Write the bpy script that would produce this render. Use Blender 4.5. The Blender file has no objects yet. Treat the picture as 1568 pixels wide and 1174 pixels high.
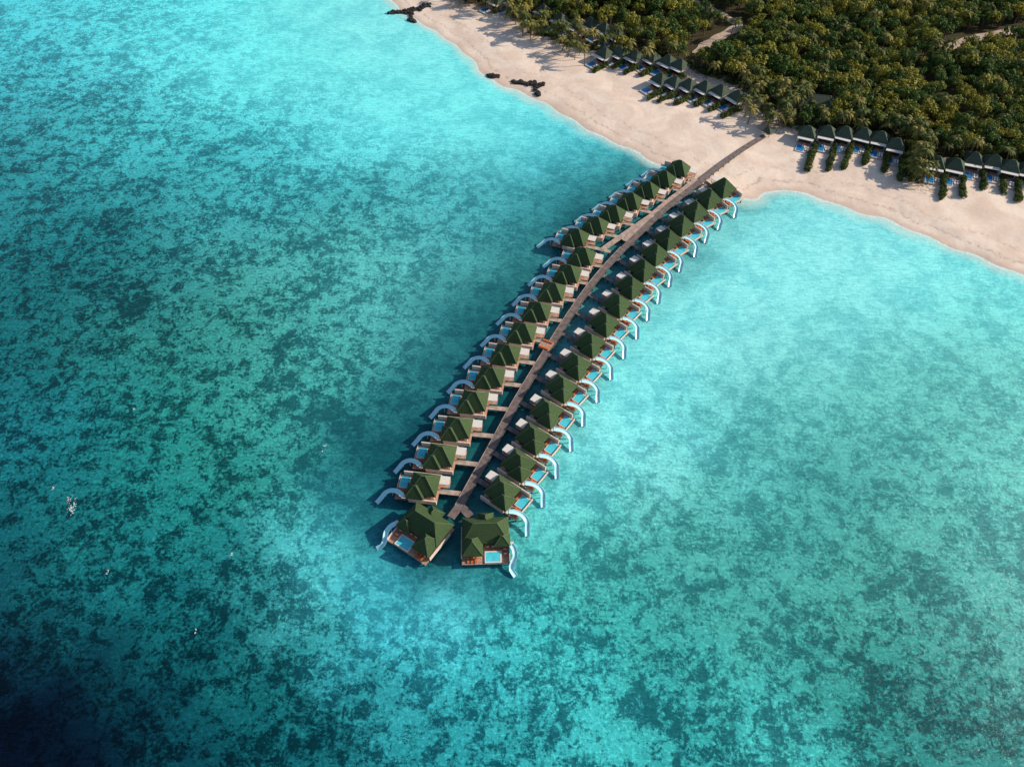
import bpy, math, random
import numpy as np
from mathutils import Vector, Matrix
random.seed(7); rng=np.random.default_rng(7)
S=bpy.context.scene
# ------------------------------------------------------------------ image pixels -> ground metres, projected through the estimated camera
H=250.0; F=1200.0; P=math.radians(51.5); SP,CP=math.sin(P),math.cos(P)
def g(a,b,z=0.0):
    u=(a-784)/F; v=(587-b)/F; t=(H-z)/(SP-v*CP)
    return np.array([u*t,(CP+v*SP)*t])
def G(l,z=0.0): return np.array([g(a,b,z) for a,b in l])
def srgb(c):
    c=np.array(c,float)/255.0
    return np.where(c<=0.04045,c/12.92,((c+0.055)/1.055)**2.4)
def catmull(p,n=8,closed=False):
    p=np.array(p,float); out=[]
    N=len(p)
    for i in range(N if closed else N-1):
        if closed: a,b,c,d=p[i-1],p[i],p[(i+1)%N],p[(i+2)%N]
        else: a,b,c,d=p[max(i-1,0)],p[i],p[i+1],p[min(i+2,N-1)]
        for k in range(n):
            t=k/n
            out.append(0.5*((2*b)+(-a+c)*t+(2*a-5*b+4*c-d)*t*t+(-a+3*b-3*c+d)*t**3))
    if not closed: out.append(p[-1])
    return np.array(out)
def segdist(pts,poly,closed=True):
    pts=np.asarray(pts,float); d=np.full(len(pts),1e18)
    n=len(poly)
    for i in range(n if closed else n-1):
        a=poly[i]; b=poly[(i+1)%n]; ab=b-a; L=ab@ab+1e-9
        t=np.clip(((pts-a)@ab)/L,0,1)
        q=pts-a-t[:,None]*ab
        d=np.minimum(d,(q*q).sum(1))
    return np.sqrt(d)
def inside(pts,poly):
    x,y=pts[:,0],pts[:,1]; r=np.zeros(len(pts),bool); n=len(poly)
    for i in range(n):
        x0,y0=poly[i]; x1,y1=poly[(i+1)%n]
        if y0==y1: continue
        c=((y0>y)!=(y1>y))&(x<(x1-x0)*(y-y0)/(y1-y0)+x0)
        r^=c
    return r
def sdist(pts,poly):
    d=segdist(pts,poly); return np.where(inside(pts,poly),d,-d)

# ------------------------------------------------------------------ coast outline
shore_px=[(500,-150),(560,-60),(598,0),(620,22),(650,38),(690,62),(722,88),(748,116),(790,137),(830,156),(872,182),(912,206),
 (960,226),(1000,246),(1035,266),(1080,290),(1125,304),(1155,306),(1178,293),(1205,291),(1245,297),(1290,315),(1340,331),(1400,356),(1450,376),(1500,394),(1568,420),(1700,470),(1800,520)]
shore=np.vstack([catmull(G(shore_px),6),[(420,130),(700,100),(1400,500),(1400,1800),(200,1800),(-150,1100)]])
veg_px=[(640,-100),(690,-8),(735,12),(785,26),(815,48),(850,56),(890,70),(930,82),(1000,84),(1060,104),(1130,128),(1165,152),(1182,186),(1196,160),(1212,158),(1206,188),(1228,198),(1300,197),(1375,212),(1392,238),(1402,276),(1418,248),(1500,242),(1600,252),(1720,275)]
veg=np.vstack([G(veg_px,1.5),[(900,300),(1400,600),(1400,1800),(200,1800),(-100,1000)]])
def wob(p):
    x,y=p[:,0],p[:,1]
    return 1.1*np.sin(x*.11+y*.05)+.8*np.sin(x*.23-y*.19+1)+.5*np.sin(x*.47+y*.41+2)
def land_sd(p): return sdist(p,shore)+wob(p)
def ground_z(p):
    p=np.atleast_2d(np.asarray(p,float)); sd=land_sd(p)
    z=np.where(sd<0,sd*.07,1.6*(1-np.exp(-sd*.055)))
    z=np.clip(z,-7,9)+np.where(sd>3,1,0)*(.12*np.sin(p[:,0]*.21+p[:,1]*.13)+.1*np.sin(p[:,0]*.09-p[:,1]*.27))
    return z

# ------------------------------------------------------------------ materials
def newmat(name):
    m=bpy.data.materials.new(name); m.use_nodes=True
    nt=m.node_tree; return m,nt,nt.nodes["Principled BSDF"]
def N(nt,t,**k):
    n=nt.nodes.new(t)
    for a,b in k.items(): setattr(n,a,b)
    return n
def lk(nt,a,b): nt.links.new(a,b)
def mixc(nt,fac,a,b,blend='MIX'):
    n=N(nt,'ShaderNodeMix',data_type='RGBA',blend_type=blend)
    for s,v in ((0,fac),(6,a),(7,b)):
        if isinstance(v,bpy.types.NodeSocket): lk(nt,v,n.inputs[s])
        else:
            n.inputs[s].default_value=v if s==0 else (*v,1)
    return n.outputs[2]
def math_(nt,op,a,b=0.0,c=None,clamp=False):
    n=N(nt,'ShaderNodeMath',operation=op,use_clamp=clamp)
    for i,v in enumerate((a,b,c)):
        if v is None: continue
        if isinstance(v,bpy.types.NodeSocket): lk(nt,v,n.inputs[i])
        else: n.inputs[i].default_value=v
    return n.outputs[0]
def noise(nt,vec,scale,detail=4,rough=.55,dist=0):
    n=N(nt,'ShaderNodeTexNoise'); n.inputs['Scale'].default_value=scale; n.inputs['Detail'].default_value=detail
    n.inputs['Roughness'].default_value=rough; n.inputs['Distortion'].default_value=dist
    lk(nt,vec,n.inputs['Vector']); return n.outputs['Fac']
def sstep(nt,v,lo,hi,a=0,b=1):
    n=N(nt,'ShaderNodeMapRange',interpolation_type='SMOOTHSTEP')
    lk(nt,v,n.inputs[0])
    for i,x in enumerate((lo,hi,a,b)): n.inputs[i+1].default_value=x
    return n.outputs[0]
def simple(name,col,rough=.6,var=.25,scale=1.5,bump=0,bands=None,spec=.3,objrand=0):
    m,nt,b=newmat(name); tc=N(nt,'ShaderNodeTexCoord').outputs['Object']
    n=noise(nt,tc,scale,4,.6)
    lo=tuple(c*(1-var) for c in col); hi=tuple(min(1,c*(1+var)) for c in col)
    c=mixc(nt,sstep(nt,n,.3,.7),lo,hi)
    if bands:
        w=N(nt,'ShaderNodeTexWave',bands_direction=bands[0]); w.inputs['Scale'].default_value=bands[1]; w.inputs['Distortion'].default_value=.6
        lk(nt,tc,w.inputs['Vector'])
        c=mixc(nt,sstep(nt,w.outputs['Fac'],0,.35,bands[2],0),c,tuple(x*.35 for x in col))
    if objrand:
        r=N(nt,'ShaderNodeObjectInfo').outputs['Random']
        c=mixc(nt,math_(nt,'MULTIPLY',r,objrand),c,tuple(x*.4 for x in col))
    lk(nt,c,b.inputs['Base Color']); b.inputs['Roughness'].default_value=rough
    b.inputs['Specular IOR Level'].default_value=spec
    if bump:
        bp=N(nt,'ShaderNodeBump'); bp.inputs['Strength'].default_value=bump; bp.inputs['Distance'].default_value=.1
        lk(nt,n,bp.inputs['Height']); lk(nt,bp.outputs[0],b.inputs['Normal'])
    return m
M={}
M['roof']=simple('green_shingle_roof',(.066,.108,.046),.85,.28,2.2,.25,('Z',1.6,.4),.1,.3)
M['cap']=simple('ridge_cap',(.12,.16,.09),.8,.1,2)
M['roof2']=simple('beach_villa_roof',(.085,.11,.08),.8,.3,1.6,.5,('Z',1.4,.4),.15,.3)
M['wood']=simple('weathered_timber_deck',(.52,.31,.22),.7,.3,1.2,.3,('Y',1.1,.4))
M['pier']=simple('jetty_boards',(.19,.15,.14),.75,.3,.5,.3)
M['joint']=simple('board_joint',(.11,.085,.075),.8,.2,1)
M['pale']=simple('pale_pier_boards',(.46,.35,.29),.75,.25,.5,.3)
M['wall']=simple('whitewashed_wall',(.74,.59,.50),.7,.12,1)
M['dark']=simple('dark_timber',(.07,.05,.04),.6,.3,2)
M['glass']=simple('window_glass',(.03,.05,.06),.1,.2,1,spec=.6)
M['white']=simple('white_rim',(.80,.74,.68),.5,.06,1)
M['slide']=simple('pale_blue_slide',(.46,.82,.92),.25,.05,1,spec=.5)
M['pool']=simple('pool_water',(.09,.66,.78),.06,.15,.6,.1,spec=.5)
M['pool2']=simple('deep_pool_water',(.02,.22,.52),.06,.2,.6,.1,spec=.5)
M['orange']=simple('terracotta_cushion',(.58,.15,.05),.8,.2,2)
M['rock']=simple('dark_rock',(.03,.028,.025),.8,.5,.8,.8)
M['foam']=simple('sea_foam',(.8,.85,.86),.6,.1,2)
M['path']=simple('sand_path',(.50,.38,.29),.9,.2,.3)
M['bark']=simple('palm_bark',(.16,.12,.085),.9,.3,3)

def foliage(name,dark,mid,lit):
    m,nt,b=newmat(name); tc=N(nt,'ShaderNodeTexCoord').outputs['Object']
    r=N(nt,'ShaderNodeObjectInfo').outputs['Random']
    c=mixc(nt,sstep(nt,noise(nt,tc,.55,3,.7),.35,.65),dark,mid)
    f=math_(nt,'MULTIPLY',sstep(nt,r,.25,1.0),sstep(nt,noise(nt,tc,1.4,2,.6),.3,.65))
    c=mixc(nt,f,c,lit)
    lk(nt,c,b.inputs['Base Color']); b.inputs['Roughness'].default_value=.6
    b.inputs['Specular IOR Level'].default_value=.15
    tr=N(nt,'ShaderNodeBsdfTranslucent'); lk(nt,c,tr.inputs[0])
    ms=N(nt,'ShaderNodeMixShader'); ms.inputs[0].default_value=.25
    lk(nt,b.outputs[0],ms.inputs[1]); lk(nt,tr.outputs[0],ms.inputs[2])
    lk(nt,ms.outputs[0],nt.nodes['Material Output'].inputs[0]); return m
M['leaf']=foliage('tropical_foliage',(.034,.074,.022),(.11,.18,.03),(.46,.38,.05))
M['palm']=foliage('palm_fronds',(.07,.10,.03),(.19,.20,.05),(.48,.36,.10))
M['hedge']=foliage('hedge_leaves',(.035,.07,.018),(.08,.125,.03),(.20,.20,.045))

# ------------------------------------------------------------------ mesh builder
class MB:
    def __init__(s): s.v=[]; s.f=[]; s.m=[]; s.mats=[]
    def mi(s,k):
        if k not in s.mats: s.mats.append(k)
        return s.mats.index(k)
    def add(s,vs,fs,k):
        o=len(s.v); s.v+= [tuple(map(float,q)) for q in vs]; i=s.mi(k)
        for f in fs: s.f.append([o+a for a in f]); s.m.append(i)
    def box(s,x0,x1,y0,y1,z0,z1,k):
        if x0>x1:x0,x1=x1,x0
        if y0>y1:y0,y1=y1,y0
        s.add([(x0,y0,z0),(x1,y0,z0),(x1,y1,z0),(x0,y1,z0),(x0,y0,z1),(x1,y0,z1),(x1,y1,z1),(x0,y1,z1)],
          [(3,2,1,0),(4,5,6,7),(0,1,5,4),(1,2,6,5),(2,3,7,6),(3,0,4,7)],k)
    def beam(s,a,b,r,k):
        a=np.array(a,float);b=np.array(b,float);t=b-a;t/=np.linalg.norm(t);u=np.cross(t,(0,0,1));u/=np.linalg.norm(u);v=np.cross(u,t)
        vs=[c+u*r*i+v*r*j for c in(a,b) for i,j in((-1,-1),(1,-1),(1,1),(-1,1))]
        s.add(vs,[(0,1,5,4),(1,2,6,5),(2,3,7,6),(3,0,4,7),(3,2,1,0),(4,5,6,7)],k)
    def hip(s,x0,x1,y0,y1,z0,z1,k,ridge=.25,th=.25,cap=True):
        if x0>x1:x0,x1=x1,x0
        if y0>y1:y0,y1=y1,y0
        cx,cy=(x0+x1)/2,(y0+y1)/2
        if x1-x0>=y1-y0:
            h=(x1-x0)/2*ridge; a,b=(cx-h,cy,z1),(cx+h,cy,z1)
        else:
            h=(y1-y0)/2*ridge; a,b=(cx,cy-h,z1),(cx,cy+h,z1)
        lo=[(x0,y0,z0),(x1,y0,z0),(x1,y1,z0),(x0,y1,z0)]; up=[(q[0],q[1],z0+th) for q in lo]
        fs=[(3,2,1,0),(0,1,5,4),(1,2,6,5),(2,3,7,6),(3,0,4,7)]
        if x1-x0>=y1-y0: fs+=[(4,5,9,8),(6,7,8,9),(5,6,9),(7,4,8)]; pr=[(up[0],a),(up[3],a),(up[1],b),(up[2],b)]
        else: fs+=[(4,5,8),(5,6,9,8),(6,7,9),(7,4,8,9)]; pr=[(up[0],a),(up[1],a),(up[2],b),(up[3],b)]
        s.add(lo+up+[a,b],fs,k)
        if cap:
            for q,r in pr: s.beam(q,r,.08,'cap')
            if h>.3: s.beam(a,b,.1,'cap')
    def pipe(s,path,r,k,n=8):
        path=catmull(path,6); vs=[];fs=[]
        for i,p in enumerate(path):
            t=path[min(i+1,len(path)-1)]-path[max(i-1,0)]; t/=np.linalg.norm(t)
            sd=np.cross(t,(0,0,1)); sd/=np.linalg.norm(sd); up=np.cross(sd,t)
            for j in range(n):
                a=math.pi*(1+j/(n-1)); vs.append(p+sd*r*math.cos(a)+up*r*.5*math.sin(a))
            for j in range(n):
                a=math.pi*(2-j/(n-1)); vs.append(p+sd*(r+.12)*math.cos(a)+up*(r*.5+.12)*math.sin(a))
        K=2*n
        for i in range(len(path)-1):
            for j in range(K): fs.append((i*K+j,i*K+(j+1)%K,(i+1)*K+(j+1)%K,(i+1)*K+j))
        s.add(vs,fs,k)
    def mesh(s,name):
        me=bpy.data.meshes.new(name); me.from_pydata(s.v,[],s.f)
        for k in s.mats: me.materials.append(M[k])
        me.polygons.foreach_set('material_index',s.m); me.update(); return me
def obj(name,me,parent=None,loc=(0,0,0),rz=0,sc=1):
    o=bpy.data.objects.new(name,me); S.collection.objects.link(o)
    o.location=loc; o.rotation_euler=(0,0,rz); o.scale=(sc,)*3
    if parent: o.parent=parent
    return o

# ------------------------------------------------------------------ grids
def axis(a,b,step,far):
    core=np.arange(a,b+step,step); ext=[]; d=step*2; x=core[-1]
    while x<far: x+=d; d*=1.35; ext.append(x)
    lo=[]; d=step*2; x=core[0]
    while x>-far: x-=d; d*=1.35; lo.append(x)
    return np.array(lo[::-1]+list(core)+ext)
def grid(xs,ys):
    X,Y=np.meshgrid(xs,ys); nx,ny=len(xs),len(ys)
    idx=np.arange(nx*ny).reshape(ny,nx)
    f=np.stack([idx[:-1,:-1],idx[:-1,1:],idx[1:,1:],idx[1:,:-1]],-1).reshape(-1,4)
    return np.stack([X.ravel(),Y.ravel()],1),f
def gridmesh(name,p,z,f):
    me=bpy.data.meshes.new(name); me.vertices.add(len(p)); me.vertices.foreach_set('co',np.column_stack([p,z]).ravel())
    me.loops.add(f.size); me.loops.foreach_set('vertex_index',f.ravel())
    me.polygons.add(len(f)); me.polygons.foreach_set('loop_start',np.arange(len(f))*4); me.polygons.foreach_set('loop_total',np.full(len(f),4))
    me.polygons.foreach_set('use_smooth',np.ones(len(f),bool))
    me.update(); me.validate(); return me
def fattr(me,name,val):
    a=me.attributes.new(name,'FLOAT','POINT'); a.data.foreach_set('value',np.asarray(val,np.float32))

# land + seabed, one sheet
p,f=grid(axis(-160,420,2.5,5000),axis(200,640,2.5,5000))
z=ground_z(p); me=gridmesh('ground',p,z,f)
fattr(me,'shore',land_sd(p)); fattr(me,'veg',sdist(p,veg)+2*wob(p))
ground=obj('ground',me)
m,nt,b=newmat('sand_and_forest_floor'); tc=N(nt,'ShaderNodeTexCoord').outputs['Object']
sh=N(nt,'ShaderNodeAttribute',attribute_name='shore').outputs['Fac']; vg=N(nt,'ShaderNodeAttribute',attribute_name='veg').outputs['Fac']
big=noise(nt,tc,.045,4,.6,1.0); fine=noise(nt,tc,.6,5,.7)
c=mixc(nt,sstep(nt,big,.35,.65),(.80,.62,.50),(.92,.76,.63))
c=mixc(nt,sstep(nt,fine,.48,.72,0,.35),c,(.62,.47,.37))
shn=math_(nt,'ADD',sh,math_(nt,'MULTIPLY',math_(nt,'SUBTRACT',noise(nt,tc,.12,4,.6),.5),7))
c=mixc(nt,sstep(nt,shn,0,5,.6,0),c,(.60,.45,.36))
wr=math_(nt,'MULTIPLY',math_(nt,'MULTIPLY',sstep(nt,shn,6.3,7.2),sstep(nt,shn,9.2,7.6)),sstep(nt,fine,.42,.6))
c=mixc(nt,math_(nt,'MULTIPLY',wr,.5),c,(.36,.28,.22))
wr=math_(nt,'MULTIPLY',math_(nt,'MULTIPLY',sstep(nt,shn,15,16.5),sstep(nt,shn,19,17)),sstep(nt,fine,.45,.6))
c=mixc(nt,math_(nt,'MULTIPLY',wr,.35),c,(.45,.34,.26))
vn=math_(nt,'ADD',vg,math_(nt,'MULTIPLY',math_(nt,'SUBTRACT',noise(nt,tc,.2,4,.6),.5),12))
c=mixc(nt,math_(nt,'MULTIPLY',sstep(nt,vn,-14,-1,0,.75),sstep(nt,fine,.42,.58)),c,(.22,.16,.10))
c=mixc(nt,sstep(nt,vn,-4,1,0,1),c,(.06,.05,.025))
lk(nt,c,b.inputs['Base Color']); b.inputs['Roughness'].default_value=.9; b.inputs['Specular IOR Level'].default_value=.1
bp=N(nt,'ShaderNodeBump'); bp.inputs['Strength'].default_value=.6; bp.inputs['Distance'].default_value=.8
lk(nt,math_(nt,'ADD',noise(nt,tc,.10,5,.5),math_(nt,'MULTIPLY',fine,.10)),bp.inputs['Height']); lk(nt,bp.outputs[0],b.inputs['Normal'])
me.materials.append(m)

# ------------------------------------------------------------------ sea: seabed tint (depth/sand/reef) with some painted villa shadow, set at image pixel points
W=[(30,30,45,175,190,.5),(150,20,60,190,200,.4),(300,20,75,208,218,.12),(450,40,85,216,226,.03),(560,30,108,216,221,0),
(100,100,35,155,170,.8),(250,100,70,195,205,.3),(400,100,78,213,221,.05),(550,120,95,218,228,0),(680,140,92,219,231,0),
(30,200,20,120,135,.9),(150,200,38,160,170,.8),(300,200,45,168,178,.6),(450,200,58,185,195,.35),(600,200,80,206,216,.08),(750,200,92,219,229,0),(850,220,70,194,204,.1),(920,245,42,150,160,.2),
(50,300,18,112,122,.9),(200,300,25,125,135,.9),(350,290,38,145,155,.75),(500,300,34,136,146,.7),(650,300,54,160,170,.45),(800,300,42,146,156,.25),(890,300,24,110,120,.2),
(50,420,14,98,108,1),(200,420,20,105,110,1),(350,400,50,140,140,.8),(500,390,54,154,154,.7),(620,400,72,170,170,.5),(740,380,54,150,154,.3),(810,370,24,110,120,.2),
(50,540,11,88,96,1),(200,520,25,110,110,1),(350,520,40,130,125,.9),(500,500,54,150,150,.7),(620,500,56,150,153,.4),(700,480,32,122,132,.2),
(50,640,16,112,126,1),(200,640,18,116,116,1),(350,640,22,122,117,1),(480,620,44,145,143,.8),(570,630,34,122,130,.4),(600,670,18,90,105,.1),
(50,760,12,94,104,1),(200,760,15,116,118,1),(350,760,22,118,116,1),(460,760,34,132,129,.8),(540,780,28,130,140,.2),(575,760,16,90,105,.1),
(50,880,6,50,70,1),(200,880,12,110,118,1),(350,880,15,102,108,1),(460,855,72,196,204,.15),(560,890,50,176,190,.2),(650,925,78,198,210,.25),
(30,1000,3,18,42,.8),(150,980,6,52,72,1),(300,980,10,90,98,1),(450,980,13,105,110,1),(580,960,46,174,190,.4),(720,950,54,176,185,.5),
(30,1140,2,10,28,.5),(150,1130,2,18,40,.8),(300,1120,4,50,68,1),(450,1120,8,80,90,1),(560,1100,10,92,102,1),(650,1045,40,166,178,.7),(800,1020,42,168,173,.7),(750,1130,18,126,136,.9),(900,1080,42,164,168,.8),(1050,1110,22,128,133,.9),
(90,1060,2,20,44,.7),
(1000,480,104,220,222,0),(1150,350,108,222,229,0),(1200,450,108,220,222,0),(1060,590,108,214,219,.05),(950,700,114,208,209,.15),(890,780,80,190,191,.3),(1300,390,114,224,228,0),(1420,430,108,217,218,0),(1510,460,96,205,202,.1),(1110,520,118,224,226,0),(1020,640,102,208,212,.08),
(1200,600,82,182,179,.15),(1350,550,84,182,176,.15),(1500,560,84,178,171,.2),(1100,690,70,172,170,.3),(1250,720,52,148,146,.35),(1400,700,60,156,151,.35),(1540,720,82,180,175,.3),
(1000,800,64,162,157,.45),(1150,830,55,153,148,.45),(1300,850,55,151,145,.45),(1450,850,68,163,158,.4),(900,880,52,162,157,.5),(840,820,68,188,187,.2),
(1050,920,40,142,141,.6),(1200,950,52,148,143,.55),(1400,950,52,143,138,.55),(1540,900,66,158,153,.45),(1000,1000,32,148,148,.8),(1150,1050,42,156,156,.7),(1300,1050,40,138,133,.7),(1450,1080,30,124,122,.8),(1540,1150,22,115,115,.8),(1200,1150,48,168,168,.7),(1350,1150,22,121,121,.8),
(830,930,34,148,150,.6),(740,890,14,95,105,.2),(650,870,14,90,102,.2),
(700,700,12,85,92,.1),(760,640,12,85,92,.1),(800,560,12,85,92,.1),(860,490,14,88,95,.1),(920,410,16,90,98,.1),(990,340,20,100,108,.1),(1060,290,30,120,125,.1),(740,760,12,80,88,.1),  # dark teal water along the jetty, partly villa shadow painted into the tint
(640,590,26,108,120,.15),(690,540,26,108,120,.15),(740,480,26,112,122,.15),(860,720,98,208,209,.1),(915,640,104,215,218,.05),(960,560,104,217,221,.02),(1020,470,104,218,222,0)]  # dark ones: strip left of the villas, their shadow partly in the colour
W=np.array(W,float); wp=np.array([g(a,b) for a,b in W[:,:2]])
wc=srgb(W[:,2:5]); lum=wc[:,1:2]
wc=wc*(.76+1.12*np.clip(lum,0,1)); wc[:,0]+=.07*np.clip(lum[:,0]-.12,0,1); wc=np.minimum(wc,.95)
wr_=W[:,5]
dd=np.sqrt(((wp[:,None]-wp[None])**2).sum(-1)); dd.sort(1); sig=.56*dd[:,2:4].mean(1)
p,f=grid(axis(-380,400,2.2,5000),axis(30,620,2.2,5000))
q=p.copy()
q[:,0]+=6*np.sin(p[:,1]*.06+p[:,0]*.03)+3*np.sin(p[:,0]*.17+p[:,1]*.21+1)+1.5*np.sin(p[:,0]*.41-p[:,1]*.33)
q[:,1]+=6*np.sin(p[:,0]*.055-p[:,1]*.04+2)+3*np.sin(p[:,0]*.2-p[:,1]*.15)+1.5*np.sin(p[:,0]*.37+p[:,1]*.45+2)
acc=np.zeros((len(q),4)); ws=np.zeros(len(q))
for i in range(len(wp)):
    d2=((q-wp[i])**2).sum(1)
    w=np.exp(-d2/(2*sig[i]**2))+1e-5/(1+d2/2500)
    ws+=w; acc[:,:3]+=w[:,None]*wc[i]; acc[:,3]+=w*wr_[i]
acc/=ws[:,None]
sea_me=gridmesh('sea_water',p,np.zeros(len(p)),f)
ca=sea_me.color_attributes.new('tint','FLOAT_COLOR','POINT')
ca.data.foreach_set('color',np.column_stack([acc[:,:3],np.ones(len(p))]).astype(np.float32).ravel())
fattr(sea_me,'reef',acc[:,3]); fattr(sea_me,'shore',land_sd(p))
sea=obj('sea_water',sea_me)
m,nt,b=newmat('lagoon_water'); tc=N(nt,'ShaderNodeTexCoord').outputs['Object']
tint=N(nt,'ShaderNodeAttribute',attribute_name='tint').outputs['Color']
reef=N(nt,'ShaderNodeAttribute',attribute_name='reef').outputs['Fac']
sh=N(nt,'ShaderNodeAttribute',attribute_name='shore').outputs['Fac']
A=noise(nt,tc,.05,4,.64,.8); B=noise(nt,tc,.21,7,.72,.5); C=noise(nt,tc,.85,4,.74)
mp2=N(nt,'ShaderNodeMapping'); mp2.inputs['Scale'].default_value=(.35,1.3,1); mp2.inputs['Rotation'].default_value=(0,0,-.45); lk(nt,tc,mp2.inputs[0])
R_=noise(nt,mp2.outputs[0],.55,4,.65,.5)
s=math_(nt,'ADD',math_(nt,'ADD',math_(nt,'MULTIPLY',B,.60),math_(nt,'MULTIPLY',C,.40)),math_(nt,'MULTIPLY',math_(nt,'SUBTRACT',A,.5),.34))
pt=sstep(nt,s,.44,.54)
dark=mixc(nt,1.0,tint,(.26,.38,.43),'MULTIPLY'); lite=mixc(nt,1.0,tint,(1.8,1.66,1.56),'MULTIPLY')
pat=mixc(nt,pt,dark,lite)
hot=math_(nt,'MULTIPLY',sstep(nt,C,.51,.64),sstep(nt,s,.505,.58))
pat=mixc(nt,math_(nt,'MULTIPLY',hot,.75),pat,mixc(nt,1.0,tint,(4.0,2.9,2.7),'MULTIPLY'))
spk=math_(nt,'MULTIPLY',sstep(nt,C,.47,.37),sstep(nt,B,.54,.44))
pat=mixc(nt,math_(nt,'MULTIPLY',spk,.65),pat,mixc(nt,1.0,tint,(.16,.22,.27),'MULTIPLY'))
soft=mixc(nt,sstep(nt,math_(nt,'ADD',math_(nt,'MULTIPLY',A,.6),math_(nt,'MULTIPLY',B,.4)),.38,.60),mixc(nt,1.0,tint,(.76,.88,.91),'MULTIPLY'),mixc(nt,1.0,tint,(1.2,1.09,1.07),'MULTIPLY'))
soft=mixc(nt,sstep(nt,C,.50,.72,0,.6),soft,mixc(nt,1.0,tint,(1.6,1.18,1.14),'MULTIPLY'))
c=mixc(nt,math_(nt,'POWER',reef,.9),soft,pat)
c=mixc(nt,sstep(nt,R_,.56,.40,0,.42),c,mixc(nt,1.0,c,(.56,.68,.72),'MULTIPLY'))
c=mixc(nt,sstep(nt,sh,-9,0,0,.8),c,(.62,.80,.73))
shn=math_(nt,'ADD',sh,math_(nt,'MULTIPLY',math_(nt,'SUBTRACT',noise(nt,tc,.25,3,.6),.5),3))
fo=math_(nt,'MULTIPLY',math_(nt,'MULTIPLY',sstep(nt,shn,-1.6,-.9),sstep(nt,C,.40,.55)),.85)
c=mixc(nt,fo,c,(.87,.88,.85))
lk(nt,c,b.inputs['Base Color']); b.inputs['Roughness'].default_value=.2; b.inputs['IOR'].default_value=1.33
b.inputs['Specular IOR Level'].default_value=.3
bp=N(nt,'ShaderNodeBump'); bp.inputs['Strength'].default_value=.7; bp.inputs['Distance'].default_value=.55
lk(nt,math_(nt,'ADD',R_,math_(nt,'MULTIPLY',C,.5)),bp.inputs['Height']); lk(nt,bp.outputs[0],b.inputs['Normal'])
sea_me.materials.append(m)

# whitecap where a swell trips on the reef edge, broken into small flecks
mb=MB(); kk=0
for a,b_,r,n_ in [(112,776,1.4,60),(106,764,.9,22),(82,747,.5,8),(205,626,.4,5),(497,685,.7,12),(166,874,.6,9),(355,847,.3,5),(300,965,.3,4)]:
    c0=g(a,b_)
    for k in range(n_):
        cc=c0+rng.normal(0,1,2)*np.array([r*.5,r*1.2]); n=9; vs=[]; an=random.uniform(0,3.1); R0=random.uniform(.08,.30); kk+=1
        for j in range(n):
            t=2*math.pi*j/n; rr=R0*random.uniform(.35,1)
            x,y=rr*1.9*math.cos(t),rr*.7*math.sin(t)
            vs.append((cc[0]+x*math.cos(an)-y*math.sin(an),cc[1]+x*math.sin(an)+y*math.cos(an),.03+(k%60)*.005))
        mb.add(vs,[list(range(n))],'foam')
obj('whitecap_foam',mb.mesh('whitecap_foam'))

# ------------------------------------------------------------------ jetty
pier_px=[(703,775),(726,733),(748,694),(768,657),(789,618),(814,576),(846,524),(879,473),(910,430),(947,388),(986,350),(1018,320),(1060,287),(1090,263),(1130,233),(1170,208)]
ZP=2.2
pier=catmull(G(pier_px,ZP),5)
def strip(mb,line,w0,w1,z0,z1,k):
    n=len(line); vs=[]
    for i in range(n):
        t=line[min(i+1,n-1)]-line[max(i-1,0)]; t/=np.linalg.norm(t); nn=np.array([-t[1],t[0]])
        a=line[i]+nn*w0; c=line[i]+nn*w1
        vs+=[(a[0],a[1],z0),(c[0],c[1],z0),(c[0],c[1],z1),(a[0],a[1],z1)]
    fs=[]
    for i in range(n-1):
        o=i*4;q=o+4
        for j in range(4): fs.append((o+j,o+(j+1)%4,q+(j+1)%4,q+j))
    fs+=[(3,2,1,0),((n-1)*4,(n-1)*4+1,(n-1)*4+2,(n-1)*4+3)]
    mb.add(vs,fs,k)
root=obj('wooden_jetty',None)
mb=MB(); strip(mb,pier,-1.5,1.5,ZP-.3,ZP,'pier')
strip(mb,pier[47:63],1.55,3.7,ZP-.28,ZP+.01,'pale')
obj('boardwalk',mb.mesh('boardwalk'),root)
mb=MB(); strip(mb,pier,-1.66,-1.51,ZP-.1,ZP+.16,'pier'); strip(mb,pier[:47],1.51,1.66,ZP-.1,ZP+.16,'pale')
for i in range(0,len(pier)-1):
    t=pier[i+1]-pier[i]; L=np.linalg.norm(t); t/=L; nn=np.array([-t[1],t[0]]); k=0
    while k<L:
        c0=pier[i]+t*k
        q=[c0-nn*1.45-t*.05,c0+nn*1.45-t*.05,c0+nn*1.45+t*.05,c0-nn*1.45+t*.05]
        mb.add([(a[0],a[1],ZP+.006) for a in q],[(0,3,2,1)],'joint'); k+=2.4
obj('kerbs_and_joints',mb.mesh('kerbs_and_joints'),root)
mb=MB()
for i in range(0,len(pier)-5,1):
    t=pier[i+1]-pier[i]; t/=np.linalg.norm(t); nn=np.array([-t[1],t[0]])
    for s_ in(-1.3,1.3):
        c0=pier[i]+nn*s_; mb.box(c0[0]-.17,c0[0]+.17,c0[1]-.17,c0[1]+.17,-3,ZP-.32,'dark')
obj('pilings',mb.mesh('pilings'),root)
mb=MB(); br=catmull(G([(1000,328),(962,354),(922,382)],ZP),4); strip(mb,br,-1.3,1.3,ZP-.3,ZP+.02,'pale')
fork=G([(705,772),(690,792)],ZP); strip(mb,fork,-1.5,1.5,ZP-.3,ZP+.012,'pier')
fork=G([(704,772),(720,790)],ZP); strip(mb,fork,-1.5,1.5,ZP-.3,ZP+.016,'pier')
c0=g(836,528,ZP); 
obj('side_landings',mb.mesh('side_landings'),root)
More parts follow.
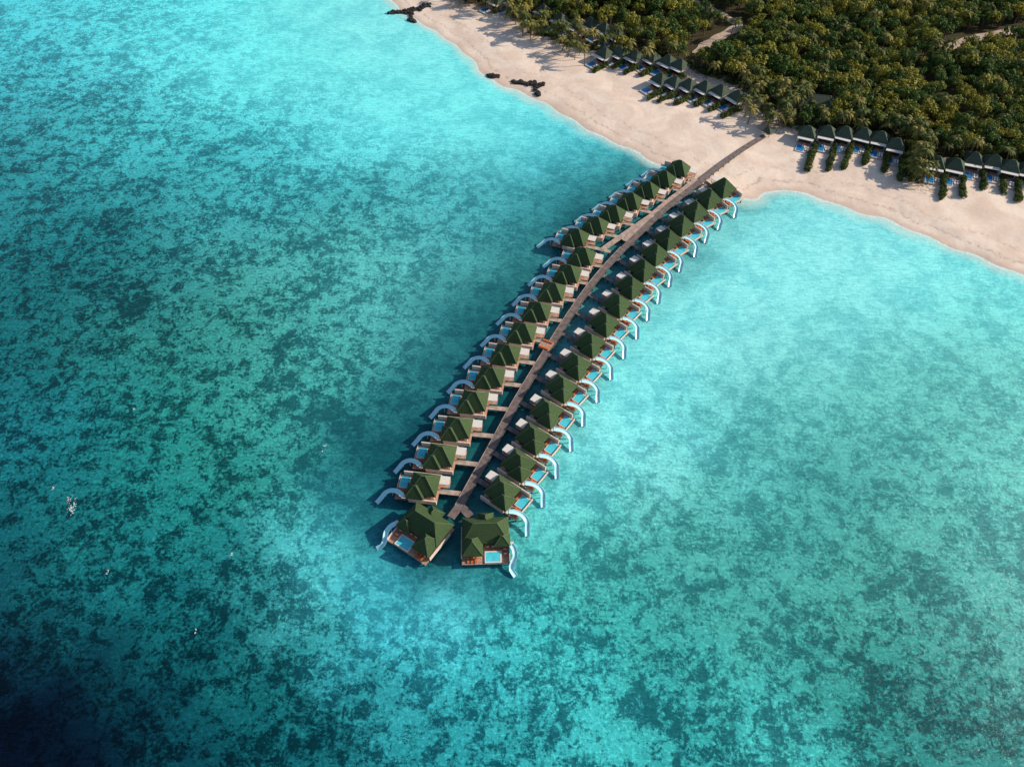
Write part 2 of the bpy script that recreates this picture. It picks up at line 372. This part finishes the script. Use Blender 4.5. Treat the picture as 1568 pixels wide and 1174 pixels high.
mb=MB(); mb.box(-2.6,2.6,-2.6,2.6,-.28,.05,'wood'); mb.box(-2.4,-1.6,-2.2,2.2,.05,.5,'orange'); mb.box(1.6,2.4,-2.2,2.2,.05,.5,'orange')
obj('bench_platform',mb.mesh('bench_platform'),root,(c0[0],c0[1],ZP),math.radians(62))

# ------------------------------------------------------------------ over-water villas (local x = away from jetty, y*m = seaward)
def villa_meshes(m):
    R={}
    a=MB(); Y=lambda y:y*m
    a.box(-6.2,8.8,Y(-4.9),Y(5.0),1.9,2.1,'wood')
    for x in(-5.5,-2,1.5,5,8.2):
        for y in(-4.2,0,4.2): a.box(x-.18,x+.18,y-.18,y+.18,-3,1.9,'dark')
    a.box(8.6,8.75,Y(-4.9),Y(1.6),2.1,3.0,'wall'); R['deck']=a
    a=MB(); a.box(-5,3.0,Y(-3.9),Y(3.7),2.1,5.0,'wall'); a.box(3.0,3.08,Y(-3.3),Y(3.1),2.2,4.6,'glass')
    a.box(-3,1,Y(-3.98),Y(-3.9),2.9,4.4,'glass'); a.box(-4,0,Y(3.7),Y(3.78),2.9,4.4,'glass')
    a.box(-5.08,-5,Y(-.8),Y(.4),2.15,4.3,'dark')
    a.box(-6.2,7.4,Y(-5.4),Y(-4.92),1.9,4.3,'wall'); a.box(-6.2,3.6,Y(5.02),Y(5.6),1.9,4.0,'wall'); R['walls']=a
    a=MB(); a.hip(-5.9,3.8,Y(-4.8),Y(4.2),4.7,10.4,'roof',.15)
    a.hip(-1.8,4.9,Y(-.6),Y(5.6),4.3,8.3,'roof',.1)
    a.box(-9.4,-5.95,Y(-4.8),Y(-1.4),4.35,4.6,'white'); 
    for x,y in((-9.2,-4.6),(-9.2,-1.6)): a.box(x-.1,x+.1,Y(y)-.1,Y(y)+.1,2.1,4.35,'wall')
    a.box(-9.4,-6.22,Y(-4.6),Y(-1.6),1.9,2.1,'wood'); R['roof']=a
    a=MB(); a.box(4.7,8.4,Y(-4.4),Y(.6),2.1,2.45,'white'); a.box(5.0,8.1,Y(-4.1),Y(.3),2.45,2.47,'pool'); R['plunge_pool']=a
    a=MB()
    for y in(.9,2.0,3.1): 
        a.box(6.2,8.3,Y(y),Y(y+.85),2.4,2.6,'orange'); a.box(5.7,6.2,Y(y),Y(y+.85),2.4,3.0,'orange')
        a.box(6.5,6.6,Y(y),Y(y+.8),2.1,2.4,'dark'); a.box(8,8.1,Y(y),Y(y+.8),2.1,2.4,'dark')
    a.box(3.7,4.5,Y(-3.8),Y(-1.2),2.1,2.6,'orange'); R['deck_furniture']=a
    a=MB(); a.pipe([(5.8,Y(4.9),5.0),(7.6,Y(3.5),4.5),(10.0,Y(2.7),3.6),(12.2,Y(3.2),2.5),(13.6,Y(5.0),1.5),(15.0,Y(6.8),.6)],.78,'slide')
    for x,y,zt in((7.8,3.4,3.7),(10.1,2.7,2.8),(12.4,3.4,1.7)): a.box(x-.12,x+.12,Y(y)-.12,Y(y)+.12,-3,zt,'white')
    a.box(4.5,5.9,Y(4.3),Y(5.8),4.4,4.55,'white')
    for x in(4.6,5.8):
        for y in(4.4,5.7): a.box(x-.08,x+.08,Y(y)-.08,Y(y)+.08,1.9,4.4,'dark')
    R['water_slide']=a
    return {k:v.mesh('villa_'+k) for k,v in R.items()}
VM={1:villa_meshes(1),-1:villa_meshes(-1)}
left=[(645,740),(671,695),(697,653),(722,612),(748,575),(772,540),(797,507),(820,475),(843,445),(867,418),(889,391),(879,362),(909,344),(936,326),(962,307),(988,290),(1013,273),(1036,257)]
right=[(772,752),(797,710),(818,669),(840,630),(862,592),(884,558),(905,525),(927,494),(947,465),(967,438),(986,412),(1005,388),(1024,365),(1045,344),(1066,323),(1087,304),(1109,287)]
def rz_of(dx): return math.atan2(dx[1],dx[0])
VS=1.04
for side,lst in((1,left),(-1,right)):
    for j,(a,b_) in enumerate(lst):
        c0=g(a,b_,6.0)
        i=int(np.argmin(((pier-c0)**2).sum(1))); i=min(max(i,2),len(pier)-3)
        t=pier[i+2]-pier[i-2]; th=rz_of(t)+side*math.radians(106 if side==1 else 102)+random.uniform(-.03,.03)
        e=obj('overwater_villa',None,None,(c0[0],c0[1],random.uniform(-.1,.1)),th,VS)
        for k,me_ in VM[side].items():
            if side==1 and k=='deck_furniture' and random.random()<.4: continue
            obj(k,me_,e)
        d=np.array([-math.cos(th),-math.sin(th)])
        nrm=np.array([-t[1],t[0]])/np.linalg.norm(t)
        den=d@nrm; L=abs(((pier[i]-c0)@nrm)/den)/VS-1.65
        if side==1 and j>=11 and j<15: L-=2
        if L>6.5:
            w=MB(); w.box(-L,-6.25,-.95,.95,1.92,2.08,'pale' if side==1 else 'pier')
            for x in np.arange(-L+.6,-6.6,2.6):
                w.box(x-.13,x+.13,-.8,-.55,-3,1.9,'dark'); w.box(x-.13,x+.13,.55,.8,-3,1.9,'dark')
            obj('walkway',w.mesh('walkway'),e)

# two large suites at the end
def suite(m):
    Y=lambda y:y*m; R={}
    a=MB(); a.box(-9,9.5,Y(-9.5),Y(9),1.9,2.1,'wood')
    for x in(-8,-4,0,4,9):
        for y in(-9,-4.5,0,4.5,8.5): a.box(x-.2,x+.2,y-.2,y+.2,-3,1.9,'dark')
    R['deck']=a
    a=MB(); a.box(-8,1,Y(-8),Y(8),2.1,5.2,'wall'); a.box(1,6,Y(-8),Y(-2.5),2.1,5,'wall'); a.box(1,1.1,Y(-2),Y(7.5),2.3,4.8,'glass'); a.box(6,6.1,Y(-7.5),Y(-3),2.3,4.6,'glass')
    a.box(-6,9.5,Y(9.02),Y(9.3),1.9,3.8,'wall'); a.box(-6,7,Y(-9.8),Y(-9.52),1.9,4.2,'wall'); R['walls']=a
    a=MB(); a.hip(-9.2,2.2,Y(-9.4),Y(9.2),4.9,10.8,'roof',.5); a.hip(-1.5,7.4,Y(-9.3),Y(-1.2),4.6,9.4,'roof',.1)
    a.hip(-11.5,-4.5,Y(-3.2),Y(3.2),4.5,8.2,'roof',.2); a.hip(-2,3.6,Y(3),Y(9.6),4.55,8.4,'roof',.1); R['roof']=a
    a=MB(); a.box(4.2,9.2,Y(-.6),Y(6),2.1,2.6,'white'); a.box(4.7,8.7,Y(-.1),Y(5.5),2.6,2.62,'pool'); R['plunge_pool']=a
    a=MB()
    for y in(-7.5,-6,-4.5): a.box(7.2,9,Y(y),Y(y+.9),2.4,2.6,'orange'); a.box(6.7,7.2,Y(y),Y(y+.9),2.4,3.1,'orange'); a.box(7.3,8.8,Y(y+.1),Y(y+.2),2.1,2.4,'dark')
    for x,y in((2.8,0),(2.8,2.2),(2.8,4.4),(4.0,6.8),(6,7)): a.box(x-.5,x+.5,Y(y),Y(y+1.2),2.1,2.7,'orange'); a.box(x-.5,x-.3,Y(y),Y(y+1.2),2.7,3.1,'white')
    R['deck_furniture']=a
    a=MB(); a.pipe([(3,Y(9.9),5.2),(5,Y(11),4.6),(7.5,Y(11.2),3.6),(10,Y(10),2.5),(12,Y(9.8),1.5),(14.2,Y(11.2),.6)],.9,'slide')
    for x,y,zt in((5,11,3.8),(8,11.1,2.7),(11,9.9,1.4)): a.box(x-.12,x+.12,Y(y)-.12,Y(y)+.12,-3,zt,'white')
    a.box(1.4,3.1,Y(9.35),Y(10.9),4.4,4.55,'white'); a.box(1.6,1.8,Y(10.5),Y(10.7),-3,4.4,'dark'); R['water_slide']=a
    return {k:v.mesh('suite_'+k) for k,v in R.items()}
for m_,(a,b_),yaw,sc in((1,(744,824),-88,.88),(-1,(644,812),-124,.90)):
    c0=g(a,b_,4.5); e=obj('overwater_suite',None,None,(c0[0],c0[1],0),math.radians(yaw),sc)
    for k,me_ in suite(m_).items(): obj(k,me_,e)

# ------------------------------------------------------------------ beach villas
def beach_meshes():
    R={}; a=MB(); a.box(-3.4,3,-3.6,3.6,0,3.4,'wall'); a.box(3,3.08,-3,3,.2,2.8,'glass'); a.box(3.3,3.5,-4,-3.7,0,3.2,'white'); a.box(3.3,3.5,3.7,4,0,3.2,'white')
    a.box(3.0,5.4,-3.9,3.9,3.2,3.45,'white'); a.box(-3,2,-3.68,-3.6,1,2.6,'glass'); R['walls']=a
    a=MB(); a.hip(-4.6,3.3,-4.3,4.3,3.46,7.6,'roof2',.2); R['roof']=a
    a=MB(); a.box(3.1,12,-3.6,3.6,-.6,.25,'pale'); a.box(5.6,11.6,-3.2,.9,.25,.42,'white'); a.box(5.9,11.3,-2.9,.6,.42,.44,'pool2'); R['terrace_and_pool']=a
    a=MB()
    for y in(1.2,2.4): a.box(8,9.9,y,y+.8,.5,.7,'white'); a.box(7.5,8,y,y+.8,.5,1.1,'white'); a.box(8.1,9.8,y+.1,y+.2,.25,.5,'dark')
    a.box(4,5,-.6,.8,.25,1,'orange'); R['terrace_furniture']=a
    return {k:v.mesh('beach_villa_'+k) for k,v in R.items()}
BM=beach_meshes(); bv=[]
rows=[([(858,32),(880,40),(903,38),(925,46),(945,56)],-140,12),([(832,18),(760,2),(786,4)],-140,9),
 ([(925,84),(948,82),(972,88),(998,90),(1022,96),(1040,102)],-138,14),
 ([(1010,124),(1032,128),(1054,132),(1078,136),(1102,142),(1128,150)],-142,16),
 ([(1236,205),(1266,205),(1293,206),(1321,208),(1347,214),(1371,224)],-114,25),
 ([(1432,252),(1462,255),(1490,246),(1520,250),(1546,258),(1574,262),(1604,268)],-110,22)]
hedge_pts=[]
for lst,yaw,hl in rows:
    for (a,b_) in lst:
        c0=g(a,b_,5); y=math.radians(yaw+random.uniform(-3,3)); zz=float(ground_z(c0)[0])
        bv.append(c0); e=obj('beach_villa',None,None,(c0[0],c0[1],zz),y,1.06)
        for k,me_ in BM.items(): obj(k,me_,e)
        ca_,sa_=math.cos(y),math.sin(y)
        for sd in(5.1,):
            for x in np.arange(2.5,hl*random.uniform(.8,1.1),.9):
                for w_ in (0,.9):
                    if random.random()<.12: continue
                    lx,ly=x+random.uniform(-.3,.3),sd+w_+random.uniform(-.4,.4)
                    hedge_pts.append((c0[0]+lx*ca_-ly*sa_,c0[1]+lx*sa_+ly*ca_))
bv=np.array(bv)
c0=g(1252,158,5); e=obj('reception_pavilion',None,None,(c0[0],c0[1],1.5),math.radians(-100),1)
a=MB(); a.box(-5,5,-9,9,0,4,'wall'); a.box(5,5.1,-8,8,.3,3.4,'glass'); obj('walls',a.mesh('pavilion_walls'),e)
a=MB(); a.hip(-6.5,6.5,-11,11,4,8.5,'roof2',.5); obj('roof',a.mesh('pavilion_roof'),e)
c1=g(1176,203,3); e=obj('beach_hut',None,None,(c1[0],c1[1],1.3),math.radians(-40))
a=MB(); 
for x in(-1.6,1.6):
    for y in(-1.6,1.6): a.box(x-.12,x+.12,y-.12,y+.12,0,2.6,'dark')
a.box(-1,1,1,1.5,0,1,'wood'); obj('posts_and_counter',a.mesh('hut_posts'),e)
a=MB(); a.hip(-2.4,2.4,-2.4,2.4,2.6,4.4,'roof2',.1); obj('roof',a.mesh('hut_roof'),e)

# ------------------------------------------------------------------ paths in the forest
paths=[G(l,1.6) for l in ([(1068,84),(1080,70),(1105,56),(1130,40),(1112,28),(1085,14),(1050,-2)],[(1440,78),(1490,60),(1568,46),(1700,30)],[(1168,200),(1200,175),(1222,160)],[(1040,2),(1000,-40)])]
paths=[catmull(l,6) for l in paths]
for l in paths:
    mb=MB(); n=len(l); vs=[]
    for i in range(n):
        t=l[min(i+1,n-1)]-l[max(i-1,0)]; t/=np.linalg.norm(t); nn=np.array([-t[1],t[0]])
        w=3.4+.5*math.sin(i*1.3)
        for s_ in(-w,w): q=l[i]+nn*s_; vs.append((q[0],q[1],1.95))
    mb.add(vs,[(2*i,2*i+1,2*i+3,2*i+2) for i in range(n-1)],'path'); obj('island_path',mb.mesh('island_path'))

# ------------------------------------------------------------------ vegetation
def leafcloud(mb,centres,radii,per,size,k,up=.25,spread=.7):
    for c_,r_ in zip(centres,radii):
        d=rng.normal(size=(per,3)); d[:,2]+=up; d/=np.linalg.norm(d,axis=1)[:,None]
        rr=r_*rng.uniform(.72,1.08,(per,1)); pos=np.array(c_)+d*rr
        nn=d+rng.normal(0,spread*.6,(per,3)); nn[:,2]+=.25; nn/=np.linalg.norm(nn,axis=1)[:,None]
        for q,n_ in zip(pos,nn):
            t=np.cross(n_,rng.normal(size=3)); t/=np.linalg.norm(t); b2=np.cross(n_,t)
            s1=size*rng.uniform(.6,1.3); s2=s1*rng.uniform(.5,.9)
            mb.add([q-t*s1,q-b2*s2,q+t*s1,q+b2*s2],[(0,1,2,3)],k)
def limb(mb,a,b_,r0,r1,k='bark',n=6):
    a=np.array(a,float); b_=np.array(b_,float); t=b_-a; t/=np.linalg.norm(t)
    u=np.cross(t,(1,0,.2)); u/=np.linalg.norm(u); v=np.cross(t,u); vs=[]
    for c_,r_ in((a,r0),(b_,r1)):
        for j in range(n): an=2*math.pi*j/n; vs.append(c_+(u*math.cos(an)+v*math.sin(an))*r_)
    mb.add(vs,[(j,(j+1)%n,n+(j+1)%n,n+j) for j in range(n)],k)
def tree(i):
    mb=MB(); nl=rng.integers(8,12); cs=[];rs=[]; hh=rng.uniform(3.6,7)
    for j in range(nl):
        an=2*math.pi*j/nl*1.9+rng.uniform(-.4,.4); rad=3.0*math.sqrt(rng.uniform(.05,1)); cs.append((rad*math.cos(an),rad*math.sin(an),hh+1.9-(rad/3)**2*1.7+rng.uniform(-.5,.8))); rs.append(rng.uniform(1.0,1.9))
    limb(mb,(0,0,-.5),(0,0,hh*.6),.38,.25)
    for c_ in cs[:6]: limb(mb,(0,0,hh*.55),np.array(c_)*(.8,.8,.9),.2,.06)
    leafcloud(mb,cs,rs,50,.46,'leaf'); return mb.mesh('tree_variant')
def shrub(i):
    mb=MB(); cs=[(rng.uniform(-.5,.5),rng.uniform(-.5,.5),rng.uniform(.5,1.3)) for _ in range(4)]
    leafcloud(mb,cs,[.75]*4,40,.24,'hedge'); limb(mb,(0,0,-.3),(0,0,1),.1,.05); return mb.mesh('shrub_variant')
def palmmesh(i):
    mb=MB(); h=rng.uniform(7,11); lean=rng.uniform(-2,2,2); pts=[np.array((lean[0]*t*t,lean[1]*t*t,h*t)) for t in np.linspace(0,1,6)]
    for j in range(5): limb(mb,pts[j],pts[j+1],.26-.03*j,.23-.03*j)
    top=pts[-1]; nf=20
    for j in range(nf):
        an=2*math.pi*j/nf+rng.uniform(-.15,.15); el=rng.uniform(-.15,1.0); L=rng.uniform(3.4,4.6)
        d=np.array((math.cos(an),math.sin(an),0)); side=np.array((-math.sin(an),math.cos(an),0)); prev=None
        K=9
        for k in range(K):
            t=k/(K-1); q=top+d*L*t*math.cos(el*(1-t*.3))+np.array((0,0,L*(math.sin(el)*t-(.75+.3*(1-el))*t*t)))
            w=.75*math.sin(math.pi*min(1,.12+t*.88))+.05
            if prev is not None:
                for s_ in(-1,1):
                    tip=(prev+q)/2+side*s_*w+d*.35+np.array((0,0,-.35*w))
                    mb.add([prev,q,tip],[(0,1,2)],'palm')
                    mb.add([prev*.5+q*.5,q+(q-prev)*.3,q+side*s_*w*.9+d*.4+np.array((0,0,-.3*w))],[(0,1,2)],'palm')
            prev=q
    return mb.mesh('palm_tree')
def variants(name,fn,n):
    col=bpy.data.collections.new(name)
    for i in range(n):
        o=bpy.data.objects.new(name+'_form',fn(i)); col.objects.link(o)
    return col
treecol=variants('tree_variants',tree,7); shrubcol=variants('shrub_variants',shrub,4)
pm=[palmmesh(i) for i in range(5)]
palmcol=bpy.data.collections.new('palm_variants')
for q in pm: palmcol.objects.link(bpy.data.objects.new('palm_variants_form',q))
def scatter(name,pts,z,sc,col,nv):
    n=len(pts); me=bpy.data.meshes.new(name); me.vertices.add(n); me.vertices.foreach_set('co',np.column_stack([pts,z]).ravel())
    fattr(me,'sc',sc); a=me.attributes.new('idx','INT','POINT'); a.data.foreach_set('value',rng.integers(0,nv,n).astype(np.int32))
    a=me.attributes.new('rot','FLOAT_VECTOR','POINT'); rr=np.column_stack([rng.normal(0,.06,n),rng.normal(0,.06,n),rng.uniform(0,6.28,n)]); a.data.foreach_set('vector',rr.astype(np.float32).ravel())
    o=obj(name,me); ng=bpy.data.node_groups.new(name,'GeometryNodeTree')
    ng.interface.new_socket('Geometry',in_out='INPUT',socket_type='NodeSocketGeometry'); ng.interface.new_socket('Geometry',in_out='OUTPUT',socket_type='NodeSocketGeometry')
    I=N(ng,'NodeGroupInput'); O=N(ng,'NodeGroupOutput'); ip=N(ng,'GeometryNodeInstanceOnPoints'); ci=N(ng,'GeometryNodeCollectionInfo')
    ci.inputs['Collection'].default_value=col; ci.inputs['Separate Children'].default_value=True; ci.inputs['Reset Children'].default_value=True
    def na(nm,t): x=N(ng,'GeometryNodeInputNamedAttribute',data_type=t); x.inputs['Name'].default_value=nm; return [s for s in x.outputs if s.enabled and s.name=='Attribute'][0]
    e2=N(ng,'FunctionNodeEulerToRotation')
    lk(ng,I.outputs[0],ip.inputs['Points']); lk(ng,ci.outputs[0],ip.inputs['Instance']); ip.inputs['Pick Instance'].default_value=True
    lk(ng,na('idx','INT'),ip.inputs['Instance Index']); lk(ng,na('rot','FLOAT_VECTOR'),e2.inputs[0]); lk(ng,e2.outputs[0],ip.inputs['Rotation'])
    lk(ng,na('sc','FLOAT'),ip.inputs['Scale']); lk(ng,ip.outputs[0],O.inputs[0])
    md=o.modifiers.new('scatter','NODES'); md.node_group=ng; return o
xs,ys=np.meshgrid(np.arange(-140,520,5.6),np.arange(290,760,5.6)); pts=np.column_stack([xs.ravel(),ys.ravel()])+rng.uniform(-2.4,2.4,(xs.size,2))
vs_=sdist(pts,veg); keep=vs_+rng.normal(0,1.5,len(pts))>2
for l in paths: keep&=segdist(pts,l,False)>6.5
keep&=segdist(pts+np.array([0,5.0]),paths[0],False)>6.5
keep&=segdist(pts+np.array([0,5.0]),paths[1],False)>6.0
dv=np.sqrt(((pts[:,None]-bv[None])**2).sum(-1)).min(1); keep&=dv>7
fw=np.array([g(a,b_,5) for lst,yaw,hl in rows for a,b_ in lst])+np.array([np.array((math.cos(math.radians(y)),math.sin(math.radians(y))))*8 for lst,y,hl in rows for _ in lst])
keep&=np.sqrt(((pts[:,None]-fw[None])**2).sum(-1)).min(1)>6.5
pv=g(1252,158,5); keep&=np.sqrt(((pts-pv)**2).sum(1))>11
pts=pts[keep]
gap=np.sin(pts[:,0]*.037+2)*np.sin(pts[:,1]*.045+pts[:,0]*.02); pts=pts[(gap<.8)|(rng.random(len(pts))<.5)]
lf=.5+.5*np.sin(pts[:,0]*.05+1)*np.sin(pts[:,1]*.06)
scatter('tropical_forest',pts,ground_z(pts),rng.uniform(.6,1.2,len(pts))+.4*lf*(rng.random(len(pts))>.5),treecol,7)
fp=pts[rng.random(len(pts))<.07]+1.5; scatter('forest_palms',fp,ground_z(fp)+1,rng.uniform(.9,1.25,len(fp)),palmcol,5)
hp=np.array(hedge_pts)
ex=rng.uniform((-80,260),(420,480),(30000,2)); sv=sdist(ex,veg)
ex=ex[(sv>-3.5)&(sv<4)&(rng.random(len(ex))<.5)]
ex=ex[(np.sqrt(((ex[:,None]-fw[None])**2).sum(-1)).min(1)>4.5)&(segdist(ex,paths[2],False)>4)]
hp=np.vstack([hp,ex]); scatter('garden_hedges',hp,ground_z(hp),rng.uniform(.8,1.6,len(hp)),shrubcol,4)
cand=catmull(veg[:len(veg_px)],30); k=0
while k<140:
    c_=cand[rng.integers(40,len(cand))]+rng.normal(0,4.5,2)
    if np.sqrt(((c_-bv)**2).sum(1)).min()<5: continue
    if c_[1]>620 or land_sd(np.array([c_]))[0]<15: continue
    obj('palm_tree',pm[k%5],None,(c_[0],c_[1],float(ground_z(c_)[0])),random.uniform(0,6.28),random.uniform(.75,1.2)); k+=1
for a,b_ in [(870,85),(880,92),(895,100),(862,78),(905,75),(955,92),(985,100),(1140,180),(1150,172),(1118,60),(800,55),(812,60),(1410,262),(1408,280),(760,22),(745,16),(1225,165),(1300,185),(890,60),(940,70)]:
    c_=g(a,b_,1.5); obj('palm_tree',pm[k%5],None,(c_[0],c_[1],float(ground_z(c_)[0])),random.uniform(0,6.28),random.uniform(.9,1.3)); k+=1

# ------------------------------------------------------------------ rock groynes
def groyne(pl,n,w):
    mb=MB(); l=catmull(G(pl),8)
    for _ in range(n):
        c_=l[rng.integers(0,len(l))]+rng.normal(0,w,2); r=rng.uniform(.6,1.6)
        zc=max(-.2,float(ground_z(c_)[0])*.7)+rng.uniform(0,.5)
        vs=[]
        for i,ph in enumerate((-.9,-.35,.35,.95)):
            for j in range(6):
                an=2*math.pi*j/6+i*.4; rr=r*math.cos(ph)*rng.uniform(.75,1.2); vs.append((c_[0]+rr*math.cos(an),c_[1]+rr*math.sin(an),zc+r*.7*math.sin(ph)))
        fs=[(i*6+j,i*6+(j+1)%6,(i+1)*6+(j+1)%6,(i+1)*6+j) for i in range(3) for j in range(6)]+[tuple(range(18,24)),tuple(range(5,-1,-1))]
        mb.add(vs,fs,'rock')
    obj('rock_groyne',mb.mesh('rock_groyne'))
groyne([(600,20),(628,18),(655,12)],110,1.3); groyne([(628,22),(632,34)],25,1)
groyne([(747,116),(760,118)],30,1.0); groyne([(786,127),(805,129),(830,133)],70,1.0); groyne([(820,136),(824,146)],22,.8)

# ------------------------------------------------------------------ light, sky, camera
EL=math.radians(27); AZ=math.radians(10)   # from +X axis
d=Vector((math.cos(EL)*math.cos(AZ),math.cos(EL)*math.sin(AZ),math.sin(EL)))
L=bpy.data.lights.new('sun','SUN'); L.energy=5; L.angle=math.radians(.5); L.color=(1,.89,.74)
o=bpy.data.objects.new('sun',L); S.collection.objects.link(o); o.rotation_euler=d.to_track_quat('Z','Y').to_euler(); o.location=(300,60,300)
w=bpy.data.worlds.new('World'); S.world=w; w.use_nodes=True; nt=w.node_tree
sk=nt.nodes.new('ShaderNodeTexSky'); sk.sky_type='NISHITA'; sk.sun_disc=False; sk.sun_elevation=EL; sk.sun_rotation=math.radians(90)-AZ
bg=nt.nodes['Background']; nt.links.new(sk.outputs[0],bg.inputs[0]); bg.inputs[1].default_value=.12
cd=bpy.data.cameras.new('camera'); cam=bpy.data.objects.new('camera',cd); S.collection.objects.link(cam)
cam.location=(0,0,H); cam.rotation_euler=(math.radians(90)-P,0,0); cd.sensor_width=36; cd.lens=F/1568*36; cd.clip_end=20000; cd.clip_start=1
S.camera=cam
S.view_settings.view_transform='Standard'; S.view_settings.look='None'; S.view_settings.exposure=0
